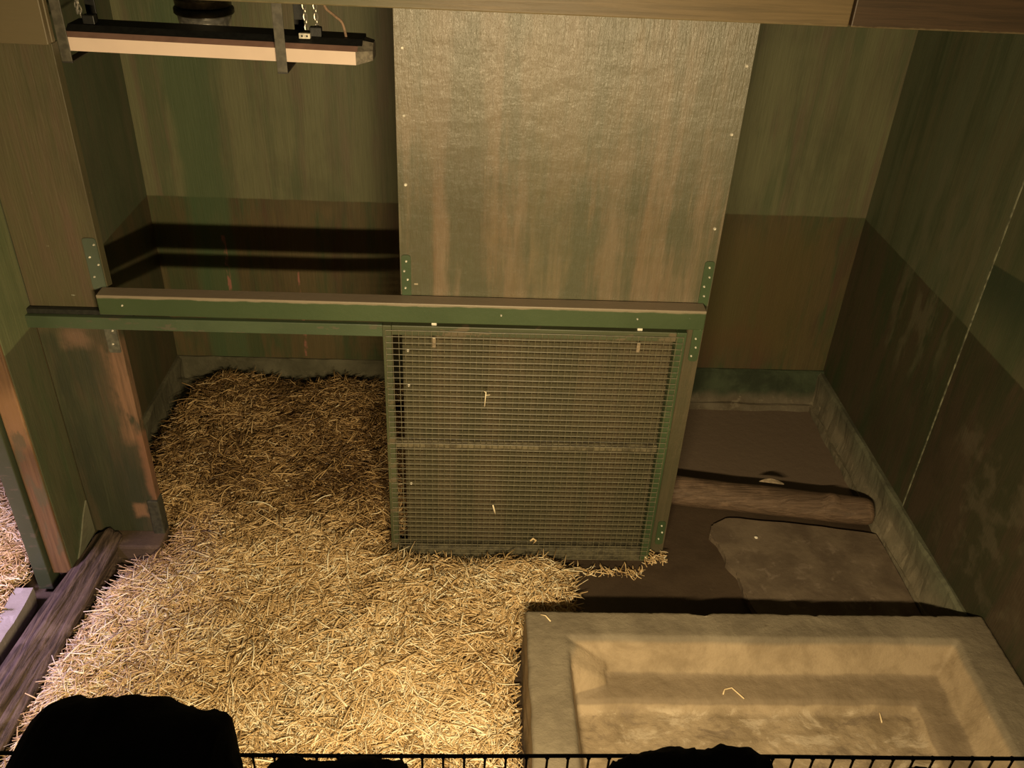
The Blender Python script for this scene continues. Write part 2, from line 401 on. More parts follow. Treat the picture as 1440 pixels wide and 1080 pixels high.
def kerb(p0, p1, inn, h, foot, mat, name, seed=0, top=.012):
    """rough concrete kerb from p0 to p1 along a wall; inn = direction into the room"""
    bm = bmesh.new(); p0, p1, inn = Vector(p0), Vector(p1), Vector(inn); L = (p1-p0).length; n = max(8, int(L/.03))
    prof = [(0, h), (top, h+.002), (top+.012, h-.012), (top+(foot-top)*.35, h*.55), (foot*.85, h*.18), (foot, .04), (foot+.006, 0)]
    rows = []
    for i in range(n+1):
        q = p0.lerp(p1, i/n); row = []
        for j, (d, z) in enumerate(prof):
            e = (noise.noise(Vector((q.x*7+seed, q.y*7, j*1.3)))*.012 + noise.noise(Vector((q.x*25+seed, q.y*25, j*2.3)))*.005) if 0 < j else 0
            e2 = noise.noise(Vector((q.x*5+seed+9, q.y*5, j*.7)))*.008 if 0 < j < 6 else 0
            row.append(bm.verts.new((q.x+inn.x*(d+e), q.y+inn.y*(d+e), max(0, z+e2))))
        rows.append(row)
    for a, b in zip(rows, rows[1:]):
        for j in range(len(prof)-1): bm.faces.new((a[j], b[j], b[j+1], a[j+1]))
    bm.faces.new(rows[0]); bm.faces.new(rows[-1][::-1])
    return struct(name, bm, mat)
kerb((.75, YB, 0), (XR, YB, 0), (0, -1, 0), .235, .085, M_KERB, 'baseboard_back')
kerb((XL, YB, 0), (.75, YB, 0), (0, -1, 0), .235, .06, M_KERBL, 'baseboard_back_left', 3)
kerb((XR, YB, 0), (XR, 2.38, 0), (-1, 0, 0), .225, .06, M_KERBR, 'baseboard_right', 5, top=.02)
kerb((XL, YB, 0), (XL, 3.03, 0), (1, 0, 0), .235, .045, M_KERBL, 'baseboard_left', 8)

# ------------------------------------------------------------------ divider: upper beams, plywood panel
YD = 3.0
bm = B((-2.6, 2.945, 2.378), (1.172, 2.995, 2.62), .004)
tag(recentre(obj('wooden_beam', bm, m_beam('ochre_beam_wood', (.20, .14, .065), (.14, .10, .046), (.125, .115, .05)))),
    'long ochre and green plank running across the top, left of the plank joint', 'beam')
bm = B((1.180, 2.945, 2.378), (2.05, 2.995, 2.62), .004)
tag(recentre(obj('wooden_beam', bm, m_beam('brown_beam_wood', (.085, .052, .028), (.055, .036, .02)))),
    'short red brown plank at the top right, right of the plank joint', 'beam')

pan = thing('plywood_panel', 'tall tan plywood panel standing behind the mesh gate, edge screws showing', 'panel', (.31, YD+.012, 0))
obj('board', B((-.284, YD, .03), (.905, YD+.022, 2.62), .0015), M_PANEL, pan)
for x, z in ((-.256, 2.25), (-.256, 2.03), (-.256, 1.785), (.885, 2.235), (.876, 2.005), (.876, 1.655), (-.262, 1.10), (-.262, .935), (-.262, .66), (-.262, .42)):
    screw(pan, x, YD, z, .0065)
def plate(parent, lo, hi, y, mat, screws, r=.012, t=.005, label=None):
    bm = bmesh.new(); x0, z0 = lo; x1, z1 = hi; pts = []
    for cx, cz, a0 in ((x1-r, z1-r, 0), (x0+r, z1-r, 90), (x0+r, z0+r, 180), (x1-r, z0+r, 270)):
        for k in range(5): a = math.radians(a0+k*22.5); pts.append((cx+r*math.cos(a), cz+r*math.sin(a)))
    prism(bm, pts, 1, y-t, y)
    o = obj('bracket_plate', bm, mat, parent)
    if label: o['label'] = label
    for x, z in screws: screw(o, x, y-t, z, .0045)
plate(pan, (-.278, 1.335), (-.243, 1.515), YD, M_PLATE, ((-.260, 1.49), (-.268, 1.45), (-.256, 1.415), (-.265, 1.38)))
plate(pan, (.862, 1.335), (.900, 1.525), YD, M_PLATE, ((.882, 1.50), (.888, 1.46), (.874, 1.42), (.880, 1.38)))
plate(pan, (.862, 1.085), (.900, 1.262), YD, M_PLATE, ((.888, 1.235), (.878, 1.19), (.884, 1.15), (.872, 1.11)))
plate(pan, (.860, .085), (.896, .225), YD, M_PLATE, ((.878, .20), (.885, .16), (.874, .12)))

# partition on the left
part_ = thing('partition_board', 'worn green partition board on the left, bare wood showing on its edge', 'partition', (-1.535, YD+.02, .11))
obj('board', B((XL+.002, YD, .115), (-1.382, YD+.045, 2.22), .002), M_PART, part_)
plate(part_, (-1.435, 1.335), (-1.386, 1.545), YD, m_green('grey_green_plate', (.075, .095, .065), (.13, .12, .08), .6, .5), ((-1.395, 1.52), (-1.42, 1.47), (-1.395, 1.44), (-1.42, 1.39)))
plate(part_, (-1.432, 1.06), (-1.386, 1.20), YD, m_plain('grey_steel_plate', (.11, .11, .08), .5), ((-1.41, 1.10), (-1.40, 1.16)), r=.006)
obj('shoe', B((-1.425, YD-.012, .10), (-1.376, YD+.05, .30), .006), M_SHOE, part_)['label'] = 'dark rubber shoe at the foot'
bm = B((-2.6, 2.965, 2.222), (-1.376, 2.99, 2.376), .003)
box(bm, (-2.6, 2.998, 2.222), (-1.376, 3.02, 2.62), .003)
tag(recentre(obj('dark_board', bm, M_BROWN)), 'dark brown board fixed above the worn partition at the top left', 'board')
# stub of the dividing wall: cladding face, bare end board, green post
stub = thing('partition_end', 'end of the side partition, a bare orange wood strip between green boards', 'partition', (-1.76, 2.77, .10))
t_ = wall_paint('stub_green_paint', [(.15, .17, .085), (.17, .185, .095), (.13, .155, .075)], [(.08, .10, .05), (.065, .09, .042), (.10, .10, .055)], 1.185, loc=(1, 6, 0))
obj('side_board', B((XL-.028, 2.752, .10), (XL, 2.998, 2.6), .0015), t_, stub)
obj('end_strip', B((XL-.082, 2.742, .105), (XL-.004, 2.795, 2.6), .004), M_BARE, stub)['label'] = 'rubbed orange brown wood strip'
obj('green_post', B((XL-.150, 2.72, .03), (XL-.088, 2.80, 2.6), .004), m_green('dark_green_post_paint', (.05, .062, .035), (.12, .10, .07), .6), stub)['label'] = 'dark green square post'
bm = bmesh.new(); prism(bm, [(2.99, .12), (2.99, .30), (2.94, .26), (2.85, .16), (2.80, .12)], 0, XL, XL+.006)
obj('worn_patch', bm, m_green('pale_worn_patch', (.15, .15, .10), (.14, .13, .09), .55), stub)  # thin plate added to stand for a pale worn patch
# sill under the partition
bm = B((-1.66, 2.90, 0), (-1.37, 3.04, .112), .012)
tag(recentre(obj('sill_stone', bm, M_DKBR)), 'low brown sill block under the foot of the worn partition', 'sill')

# ------------------------------------------------------------------ rail and door track
rl = thing('door_rail', 'thick dark green horizontal rail with a dusty brown top, above the mesh gate', 'rail', (-.26, 2.965, 1.262))
obj('bar', B((-1.40, 2.925, 1.268), (.882, 2.9935, 1.350), .003), M_RAIL, rl)
for x in (-1.31, .10, .62): screw(rl, x, 2.925, 1.31, .004)
tr = thing('door_track', 'thin green lower track with a dark slot, running left under the thick rail', 'track', (-1.0, 2.96, 1.19))
obj('channel', B((-1.715, 2.968, 1.195), (-1.30, 2.992, 1.262), .002), m_plain('track_slot_shade', (.02, .02, .014), .7), tr)['label'] = 'back plate coloured dark as the shaded slot'  # plate coloured near-black to paint in the shade of the slot
obj('lip', B((-1.715, 2.945, 1.193), (-.34, 2.967, 1.244), .002), m_green('track_paint', (.06, .085, .045), (.12, .10, .07), .6), tr)
for z in (1.245, 1.188): 
    bm = B((-1.712, 2.94, z-.006), (-1.695, 2.966, z+.006), .003); obj('white_clip', bm, MS, tr)

# ------------------------------------------------------------------ mesh gate
gx0, gx1, gz0, gz1, gy = -.352, .825, .035, 1.248, 2.935
g = thing('mesh_gate', 'sliding green framed gate of fine welded wire mesh in front of the plywood panel', 'gate', ((gx0+gx1)/2, 2.955, gz0))
fr = .034
obj('stile', B((gx0, gy, gz0), (gx0+fr, gy+.045, gz1), .003), M_GATE, g)
obj('stile', B((gx1-.040, gy, gz0), (gx1, gy+.045, gz1), .003), m_green('bright_green_stile', (.045, .07, .03), (.11, .12, .07), .62, .45), g)
obj('top_rail', B((gx0+fr, gy+.001, gz1-.042), (gx1-.040, gy+.045, gz1), .003), M_GATE, g)
obj('bottom_rail', B((gx0+fr, gy+.001, gz0), (gx1-.040, gy+.045, gz0+.07), .004), m_plain('dirty_bottom_rail', (.085, .075, .045), .6, 0, .002, 30, .4), g)
obj('cross_bar', B((gx0+fr, gy+.014, .655), (gx1-.040, gy+.030, .688), .002), m_plain('dusty_cross_bar', (.13, .11, .065), .5, 0, .001, 30, .4), g)['label'] = 'thin flat bar across the middle'
# mesh: modelled as crossing round wires, one continuous sheet
bm = bmesh.new(); ym = gy-.003; rw = .0015
nx, nz = 47, 45
for i in range(nx):
    x = gx0+.012 + (gx1-gx0-.024)*i/(nx-1)
    tube(bm, [(x+.0008*math.sin(k*1.7+i), ym, gz0+.01+(gz1-gz0-.03)*k/6) for k in range(7)], rw, 5)
for i in range(nz):
    z = gz0+.012 + (gz1-gz0-.03)*i/(nz-1)
    tube(bm, [(gx0+.012+(gx1-gx0-.024)*k/6, ym-rw*1.4, z+.0008*math.sin(k*2.1+i)) for k in range(7)], rw*1.15, 5)
obj('wire_mesh', bm, M_WIRE, g)
for x, z1, z2 in ((-.155, 1.262, 1.155), (.640, 1.250, 1.165)):
    bm = bmesh.new(); tube(bm, [(x, gy+.02, gz1-.01), (x, gy+.02, gz1+.02)], .006, 8)
    box(bm, (x-.010, gy+.008, gz1), (x+.010, gy+.034, gz1+.012), .002); obj('hanger_bolt', bm, MS, g)
    obj('hanger_tab', B((x-.007, gy-.008, gz1-.088), (x+.007, gy-.004, gz1-.045), .002), m_plain('tab_metal', (.30, .24, .16), .4, .3), g)

# ------------------------------------------------------------------ batten light with straps and chains
lt = thing('batten_light', 'long cream batten light hung by chains under steel straps at the top left', 'ceiling light', (-.9, 3.2, 2.16))
XA, XB_ = -1.392, -.425
slope = (2.160-2.172)/(XB_-XA)
def batten(bm, prof, x0, x1, shrink=1.):
    prism(bm, prof, 0, x0, x1)
    for v in bm.verts: v.co.z += 2.172 + slope*(v.co.x-XA)
    return bm
yf = 3.12
bm = batten(bmesh.new(), [(yf, 0), (yf+.15, -.004), (yf+.15, .044), (yf-.002, .044)], XA, XB_)
obj('diffuser', bm, M_CREAM, lt)['label'] = 'cream plastic diffuser'
bm = batten(bmesh.new(), [(yf-.002, .0445), (yf+.15, .0445), (yf+.13, .058), (yf+.020, .058)], XA, XB_+.006)
obj('diffuser_edge', bm, M_PINK, lt)
bm = batten(bmesh.new(), [(yf+.022, .0585), (yf+.155, .0585), (yf+.15, .075), (yf+.05, .075)], XA, XB_+.02)
obj('housing', bm, M_BLACK, lt)['label'] = 'black housing along the top'
bm = bmesh.new(); prof = [(yf, 0), (yf+.15, -.004), (yf+.155, .05), (yf+.13, .074), (yf+.05, .074), (yf+.0, .044)]
cA = [bm.verts.new((XB_+.001, p[0], 2.160+p[1])) for p in prof]
cB = [bm.verts.new((XB_+.055, yf+.075+(p[0]-yf-.075)*.62, 2.160+.037+(p[1]-.037)*.7)) for p in prof]
bm.faces.new(cA); bm.faces.new(cB[::-1])
for i in range(6): bm.faces.new((cA[i], cA[(i+1) % 6], cB[(i+1) % 6], cB[i]))
ec = obj('end_cap', bm, m_plain('grey_end_cap', (.22, .19, .14), .4), lt)
for x in (-1.388, -.672):
    zb = 2.172 + slope*(x-XA) - .008
    st = obj('strap', B((x-.017, yf-.024, zb-.022), (x+.017, yf-.018, 2.62), .001), M_STRAP, lt)
    obj('strap_foot', B((x-.017, yf-.024, zb-.027), (x+.017, yf+.185, zb-.0215), .001), M_DARK, st)
    obj('strap_back', B((x-.017+.03, yf+.178, zb-.022), (x+.017+.03, yf+.185, 2.62), .001), M_BLACK, st)
def chain(p0, p1, parent, n=None, r=.0022):
    p0, p1 = Vector(p0), Vector(p1); L = (p1-p0).length; n = n or int(L/.017); d = (p1-p0).normalized(); bm = bmesh.new()
    a = d.orthogonal().normalized(); b = d.cross(a)
    for i in range(n):
        c = p0.lerp(p1, (i+.5)/n); s = (a+b).normalized() if i % 2 else (a-b).normalized()
        tube(bm, [c + d*(.0125*math.cos(q)) + s*(.006*math.sin(q)) for q in [2*math.pi*k/10 for k in range(10)]], r, 5, closed=True)
    return obj('chain', bm, M_CHAIN, parent)
zt = 2.245
chain((-.612, yf+.07, 2.60), (-.596, yf+.07, zt+.008), lt); chain((-.575, yf+.08, 2.60), (-.562, yf+.08, zt+.008), lt)
chain((-1.385, yf+.08, 2.60), (-1.352, yf+.08, zt+.020), lt); chain((-1.335, yf+.09, 2.60), (-1.368, yf+.09, zt+.03), lt)
tb = obj('terminal_block', B((-.618, yf+.03, zt-.012), (-.580, yf+.05, zt+.006), .002), M_WHITE, lt); tb['label'] = 'white terminal block'
for x in (-.607, -.590): obj('terminal_hole', B((x-.003, yf+.0285, zt-.006), (x+.003, yf+.0305, zt), 0), M_BLACK, tb)
obj('clip', B((-.585, yf+.055, zt-.012), (-.545, yf+.08, zt+.022), .003), M_BLACK, lt)
obj('clip', B((-1.345, yf+.06, zt-.010), (-1.305, yf+.09, zt+.030), .003), M_BLACK, lt)
bm = bmesh.new(); P = [(-.53, yf+.09, 2.60), (-.545, yf+.09, 2.42), (-.535, yf+.085, 2.335), (-.505, yf+.08, 2.305), (-.475, yf+.075, 2.28), (-.462, yf+.07, 2.225)]
pp = []
for i in range(len(P)-1):
    for k in range(5):
        a = Vector(P[max(i-1, 0)]); b = Vector(P[i]); c_ = Vector(P[i+1]); d = Vector(P[min(i+2, len(P)-1)]); q = k/5
        pp.append(.5*((2*b)+(c_-a)*q+(2*a-5*b+4*c_-d)*q*q+(3*b-a-3*c_+d)*q**3))
tube(bm, pp+[Vector(P[-1])], .0045, 8); obj('cable', bm, M_CABLE, lt)['label'] = 'tan power cable'

# ventilation duct
dc = thing('ventilation_duct', 'dark ribbed ventilation duct with a shiny ring, hanging behind the batten light', 'duct', (-1.10, 3.75, 2.115))
prof = [(.150, .55), (.152, .24)]
for k in range(6): prof += [(.150-.005*k, .225-.018*k), (.140-.006*k, .217-.018*k)]
prof += [(.108, .105)]
bm = lathe(bmesh.new(), prof, (-1.10, 3.75, 2.115)); obj('hose', bm, M_DUCT, dc, True)
bm = lathe(bmesh.new(), [(.112, .100), (.116, .094), (.116, .078), (.110, .072)], (-1.10, 3.75, 2.115)); obj('clamp', bm, M_DARK, dc, True)
bm = lathe(bmesh.new(), [(.105, .072), (.100, .03), (.094, .012), (.085, .0)], (-1.10, 3.75, 2.115)); obj('ring', bm, M_SILVER, dc, True)

# ------------------------------------------------------------------ stone trough
bx0, bx1, by0, by1 = .225, XR-.01, .9, 2.385
def sm(t): t = min(1, max(0, t)); return t*t*(3-2*t)
def back_prof(d):
    if d < 0: return .30
    if d < .085: return .30 - .125*sm(d/.085)**.8
    if d < .175: return .172 - .01*(d-.085)/.09
    return .162 - .040*sm((d-.175)/.05)
def left_prof(d):
    if d < 0: return .30
    return .30 - .178*sm(d/.05)
def basin_z(x, y):
    n1 = noise.noise(Vector((x*3, y*3, 1))); n2 = noise.noise(Vector((x*11, y*11, 4))); n3 = noise.noise(Vector((x*40, y*40, 9)))
    xe = x + n2*.006; ye = y + n1*.006 + n2*.004
    z = back_prof((by1-.118) - ye)
    z = max(z, back_prof((bx1-.150) - xe - .03*(2.3-ye)))
    z = max(z, left_prof(xe - .372))
    # broken left back corner, a bevelled block
    dd = (xe - .372) + (2.275 - ye)*1.0
    if xe < .53 and ye > 2.02: z = max(z, .30 - .55*max(0, xe-.372)*(1 if ye < 2.27 else 0) - max(0, (2.15-ye))*1.2 - max(0, 2.22-ye)*.3)
    z = min(z, .30)
    low = max(0, min(1, (.2-z)/.08))
    z += n1*.003*(1) + n2*.006*low + n3*(.0014+.002*low) + noise.noise(Vector((x*22, y*22, 6)))*.003*low
    e = min(x-bx0, by1-y)
    return z
bm = bmesh.new(); NX, NY = 210, 170; grid = []
for j in range(NY+1):
    row = []
    for i in range(NX+1):
        x = bx0 + (bx1-bx0)*i/NX; y = by1 - (by1-by0)*j/NY
        z = basin_z(x, y)
        yy = y
        if j <= 1:                                   # chipped back edge
            ch = max(0, noise.noise(Vector((x*6, 3, 7)))-.32)*.05 + abs(noise.noise(Vector((x*30, 1, 2))))*.005
            for cx, w_, dpt in ((.93, .016, .012), (1.37, .02, .013), (1.86, .012, .008)):
                ch += dpt*max(0, 1-abs(x-cx)/w_)
            yy -= ch*(1 if j == 0 else .5); z -= .004 if j == 0 else 0
        if i == 0: z -= .008
        xx = x + (0.006*noise.noise(Vector((y*9, 2, 2))) if i <= 1 else 0)
        row.append(bm.verts.new((xx, yy, z)))
    grid.append(row)
for j in range(NY):
    for i in range(NX): bm.faces.new((grid[j][i], grid[j+1][i], grid[j+1][i+1], grid[j][i+1]))
border = grid[0] + [r[-1] for r in grid[1:]] + grid[-1][-2::-1] + [r[0] for r in grid[-2:0:-1]]
low = []
for v in border:
    out = .012 if abs(v.co.x-bx0) < .02 else 0
    low.append(bm.verts.new((v.co.x-out*.6, v.co.y, 0)))
for i in range(len(border)):
    k = (i+1) % len(border); bm.faces.new((border[i], border[k], low[k], low[i]))
bm.faces.new(low[::-1])
o = obj('stone_trough', bm, M_BASIN); recentre(o)
for p in o.data.polygons: p.use_smooth = abs(p.normal.z) > .2
tag(o, 'wide pale stone trough with stepped sides and a chipped rim, on the floor', 'trough')

# slab and logs
bm = bmesh.new()
pts = [(1.27, 3.245), (1.60, 3.21), (1.99, 3.15), (1.99, 2.405), (1.27, 2.405), (1.262, 2.60), (1.235, 2.74), (1.228, 2.86), (1.195, 2.94), (1.198, 3.03), (1.160, 3.13), (1.175, 3.19)]
dense = []
for i, p in enumerate(pts):
    q = pts[(i+1) % len(pts)]
    for k in range(6):
        s = k/6; x = p[0]+(q[0]-p[0])*s; y = p[1]+(q[1]-p[1])*s
        n_ = noise.noise(Vector((x*14, y*14, 0)))*.014
        dense.append((x+n_*(x < 1.3), y+n_*(y > 3)))
prism(bm, dense, 2, 0, .032)
bmesh.ops.bevel(bm, geom=[e for e in bm.edges if all(v.co.z > .03 for v in e.verts)], offset=.007, segments=2, affect='EDGES')
tag(recentre(obj('stone_slab', bm, M_SLAB)), 'flat grey brown stone slab with a ragged left edge, between log and trough', 'slab')

def wood_log(p0, p1, r0, r1, n=60, ns=28, seed=1, flat=.85, ridge=0., knot=None, mat=None, bend=.0):
    bm = bmesh.new(); p0, p1 = Vector(p0), Vector(p1); d = (p1-p0).normalized(); up_ = Vector((0, 0, 1)); s = d.cross(up_).normalized(); u = s.cross(d)
    rings = []
    for i in range(n+1):
        t = i/n; c = p0.lerp(p1, t) + s*bend*math.sin(math.pi*t); r = r0+(r1-r0)*t
        e = min(t, 1-t)*(p1-p0).length/.03; r *= (.82 + .18*min(1, e))
        ring = []
        for k in range(ns):
            a = 2*math.pi*k/ns; cc, ss = math.cos(a), math.sin(a)
            rr = r*(1 + .07*noise.noise(Vector((cc*1.3, ss*1.3, t*5+seed))) + .03*noise.noise(Vector((cc*5, ss*5, t*9+seed))))
            if ridge: rr *= 1 + ridge*(noise.noise(Vector((cc*3.2, ss*3.2, seed+t*1.1))) - .35*abs(noise.noise(Vector((cc*8, ss*8, seed+t*.9)))))
            if knot:
                for kt, ka, kw, kh in knot:
                    q = ((t-kt)/kw)**2 + (((a-ka+math.pi) % (2*math.pi)-math.pi)/.55)**2; rr += kh*math.exp(-q)
            ring.append(bm.verts.new(c + s*rr*cc + u*rr*ss*flat))
        rings.append(ring)
    for a, b in zip(rings, rings[1:]):
        for k in range(ns): bm.faces.new((a[k], a[(k+1) % ns], b[(k+1) % ns], b[k]))
    bm.faces.new(rings[0][::-1]); bm.faces.new(rings[-1])
    return obj('wooden_log', bm, mat, None, True)
o = wood_log((.55, 3.475, .075), (1.985, 3.255, .078), .085, .076, seed=4, knot=[(.86, math.radians(75), .022, .030), (.72, math.radians(60), .02, .012)], mat=M_LOG)
tag(recentre(o), 'weathered brown log lying across the floor behind the stone slab', 'log')
bm = bmesh.new(); pr = [(-.075, 0), (-.04, .010), (.0, .013), (.045, .010), (.08, .002), (.05, -.006), (-.02, -.008)]
prism(bm, pr, 2, 0, .010, .002)
for v in bm.verts: v.co = Vector((1.515+v.co.x*.8, 3.405+v.co.y*1.1-.13*v.co.x, .125+v.co.z+.012*math.cos(v.co.x*20)))
tag(recentre(obj('bark_flake', bm, m_plain('pale_bark', (.38, .30, .20), .7, 0, .003))), 'pale flake of bark lying on top of the floor log', 'bark')

o = wood_log((-1.618, 2.99, .075), (-1.742, 1.55, .075), .072, .082, n=90, ns=48, seed=2, ridge=.55, flat=1.05, mat=M_SILL)
o.name = 'split_timber'
tag(recentre(o), 'cracked split timber sill on the floor between the two straw beds, lower left', 'timber')
# concrete strip left of the sill
def rough_box(lo, hi, amp, mat, name, cut=.05, seed=0):
    bm = bmesh.new(); box(bm, lo, hi)
    bmesh.ops.subdivide_edges(bm, edges=bm.edges, cuts=int(max(hi[i]-lo[i] for i in range(3))/cut), use_grid_fill=True)
    for v in bm.verts:
        if v.co.z > lo[2]+.001: v.co += Vector([noise.noise(v.co*9+Vector((i*7+seed, 0, 0)))*amp for i in range(3)])
    return obj(name, bm, mat)
o = rough_box((-1.89, 1.2, 0), (-1.825, 2.66, .10), .012, m_concrete('grey_kerb_stone', (.30, .27, .25), (.2, .17, .15), (.42, .39, .37)), 'kerb_stone', .05)
tag(recentre(o), 'pale grey kerb along the left straw bed beside the cracked timber', 'kerb')

# ------------------------------------------------------------------ straw
def vnoise(x, y, s, seed):
    xi = np.floor(x*s).astype(int); yi = np.floor(y*s).astype(int); fx = x*s-xi; fy = y*s-yi
    fx = fx*fx*(3-2*fx); fy = fy*fy*(3-2*fy)
    def h(a, b): v = np.sin(a*127.1+b*311.7+seed*74.7)*43758.5453; return v-np.floor(v)
    return (h(xi, yi)*(1-fx)+h(xi+1, yi)*fx)*(1-fy)+(h(xi, yi+1)*(1-fx)+h(xi+1, yi+1)*fx)*fy
def inside(x, y, poly):
    r = np.zeros(x.shape, bool); n = len(poly)
    for i in range(n):
        x1, y1 = poly[i]; x2, y2 = poly[(i+1) % n]
        c = ((y1 > y) != (y2 > y)) & (x < (x2-x1)*(y-y1)/(y2-y1+1e-12)+x1); r ^= c
    return r
def edge_dist(x, y, poly):
    d = np.full(x.shape, 9.)
    for i in range(len(poly)):
        a = np.array(poly[i]); b = np.array(poly[(i+1) % len(poly)]); ab = b-a
        t = np.clip(((x-a[0])*ab[0]+(y-a[1])*ab[1])/(ab@ab), 0, 1)
        d = np.minimum(d, np.hypot(x-a[0]-t*ab[0], y-a[1]-t*ab[1]))
    return d
MAIN = [(-1.64, 1.3), (.20, 1.3), (.195, 2.39), (.27, 2.42), (.44, 2.50), (.47, 2.66), (.45, 2.84), (.38, 2.90), (-.37, 2.915), (-.37, 3.05), (-.27, 3.2), (-.15, 4.22), (-.30, 4.24), (-.55, 4.24), (-.78, 4.25),
        (-.92, 4.19), (-1.12, 4.255), (-1.50, 4.26), (-1.56, 4.16), (-1.60, 3.9), (-1.635, 3.7), (-1.63, 3.10), (-1.40, 3.07), (-1.35, 2.98), (-1.40, 2.93), (-1.49, 2.80), (-1.575, 2.5), (-1.60, 2.1)]
def h_main(x, y):
    d = edge_dist(x, y, MAIN); e = np.clip(d/.10, 0, 1); e = e*(2-e)
    h = .045 + .05*vnoise(x, y, 3.1, 1) + .034*vnoise(x, y, 8.3, 2) + .014*vnoise(x, y, 19, 3)
    h = h + .05*np.clip((y-3.1)/.9, 0, 1) + .05*vnoise(x, y, 4.3, 5)*np.clip((y-3.2)/.5, 0, 1)
    return h*(.18+.82*e)
LEFT = [(-3.6, 1.2), (-1.885, 1.2), (-1.88, 2.68), (-1.87, 2.9), (-1.86, 4.2), (-3.6, 4.2)]
def h_left(x, y):
    d = edge_dist(x, y, LEFT); e = np.clip(d/.08, 0, 1)
    return (.075 + .05*vnoise(x, y, 3.3, 11) + .02*vnoise(x, y, 9, 12))*(.45+.55*e)
def mound(poly, hf, name, step=.03):
    xs = [p[0] for p in poly]; ys = [p[1] for p in poly]
    X = np.arange(min(xs)-.02, max(xs)+.04, step); Y = np.arange(min(ys)-.02, max(ys)+.04, step)
    gx, gy_ = np.meshgrid(X, Y); ins = inside(gx, gy_, poly); hh = hf(gx, gy_)*.92
    bm = bmesh.new(); vd = {}
    def V(j, i):
        if (j, i) not in vd: vd[(j, i)] = bm.verts.new((X[i], Y[j], hh[j, i] if ins[j, i] else .001))
        return vd[(j, i)]
    for j in range(len(Y)-1):
        for i in range(len(X)-1):
            if ins[j, i] and ins[j+1, i] and ins[j, i+1] and ins[j+1, i+1]:
                bm.faces.new((V(j, i), V(j, i+1), V(j+1, i+1), V(j+1, i)))
    return obj(name, bm, M_SBASE, None, True)
def strands(name, poly, hf, n, lo=.04, hi=.20, rad=(.0014, .0034), tonef=None, clump=0., pts=None, zoff=.030, pitch=.24):
    xs = [p[0] for p in poly]; ys = [p[1] for p in poly]
    if pts is None:
        x = rng.uniform(min(xs), max(xs), n*3); y = rng.uniform(min(ys), max(ys), n*3); k = inside(x, y, poly); x, y = x[k][:n], y[k][:n]
    else: x, y = pts
    n = len(x)
    L = lo + (hi-lo)*rng.beta(1.5, 3.0, n); R = rng.uniform(rad[0], rad[1], n)
    big = rng.random(n) < .06; R = np.where(big, R*1.7, R); huge = rng.random(n) < .006; R = np.where(huge, .0048, R); L = np.where(huge, .07, L)
    base = vnoise(x, y, 2.6, 31)*4*np.pi
    yaw = np.where(rng.random(n) < .45, base + rng.normal(0, .6, n), rng.uniform(0, 2*np.pi, n))
    pit = rng.normal(0, pitch, n); pit = np.where(rng.random(n) < .03, np.abs(rng.normal(.5, .3, n)), pit)
    dirv = np.stack([np.cos(yaw)*np.cos(pit), np.sin(yaw)*np.cos(pit), np.sin(pit)], 1)
    side = np.stack([-np.sin(yaw), np.cos(yaw), np.zeros(n)], 1); upv = np.cross(dirv, side)*-1; upv *= np.sign(upv[:, 2:3]+1e-9)
    bend = rng.normal(0, .10, n)*L; bz = rng.normal(.0, .06, n)*L
    S = 5; sides = 4; ts = np.linspace(-.5, .5, S)
    c0 = np.stack([x, y, hf(x, y) + rng.uniform(-.004, zoff, n)**1.0], 1)
    rings = []
    kink = rng.random(n) < .18; ka = rng.normal(0, .9, n)
    for t in ts:
        c = c0 + dirv*(L*t)[:, None] + side*(bend*(1-4*t*t))[:, None] + upv*(bz*(1-4*t*t))[:, None]
        tk = np.where(kink & (t > 0), t*L, 0)
        c = c + side*(np.sin(ka)*tk)[:, None] + dirv*((np.cos(ka)-1)*tk)[:, None]
        # let the strand follow the bed a little, never below the floor
        hz = hf(c[:, 0], c[:, 1]) if abs(t) > .4 else None
        if hz is not None: c[:, 2] = np.maximum(c[:, 2], hz-.012)
        c[:, 2] = np.maximum(c[:, 2], .004)
        w_ = R*(1 if abs(t) < .45 else .8)
        for q in range(sides):
            a = 2*np.pi*q/sides+.4; rings.append(c + side*(w_*np.cos(a))[:, None] + upv*(w_*.7*np.sin(a))[:, None])
    V = np.stack(rings, 1)
    vx, vy = V[:, :, 0], V[:, :, 1]                          # leave out strands that would pierce trough, walls, posts
    bad = ((vx > .215) & (vy < 2.385)).any(1) | (vy > YB-.035).any(1) | ((vy > 2.99) & (vy < 3.05) & (vx > -1.69) & (vx < -1.375)).any(1)
    if name == 'straw_bed' and hf is h_main: bad |= (vx < XL+.012).any(1)
    else: bad |= ((vx > -1.865) & (x < -1.8)[:, None]).any(1)
    ok = ~bad; V = V[ok]; x, y = x[ok], y[ok]; n = len(x)
    #                                 # n, S*sides, 3
    f = []
    for s in range(S-1):
        for q in range(sides): q2 = (q+1) % sides; f.append((s*sides+q, s*sides+q2, (s+1)*sides+q2, (s+1)*sides+q))
    f.append((0, 3, 2, 1)); e = (S-1)*sides; f.append((e, e+1, e+2, e+3))
    f = np.array(f); nf = len(f); Fc = (f[None]+(np.arange(n)*S*sides)[:, None, None]).reshape(-1)
    me = bpy.data.meshes.new(name); me.vertices.add(n*S*sides); me.vertices.foreach_set('co', V.reshape(-1).astype(np.float32))
    me.loops.add(len(Fc)); me.loops.foreach_set('vertex_index', Fc.astype(np.int32))
    me.polygons.add(n*nf); me.polygons.foreach_set('loop_start', (np.arange(n*nf)*4).astype(np.int32))
    me.update(calc_edges=True); me.validate()
    tone = np.clip(rng.normal(.66, .20, n) + .25*(vnoise(x, y, 5, 41)-.5), .08, 1)
    if tonef is not None: tone = tonef(x, y, tone)
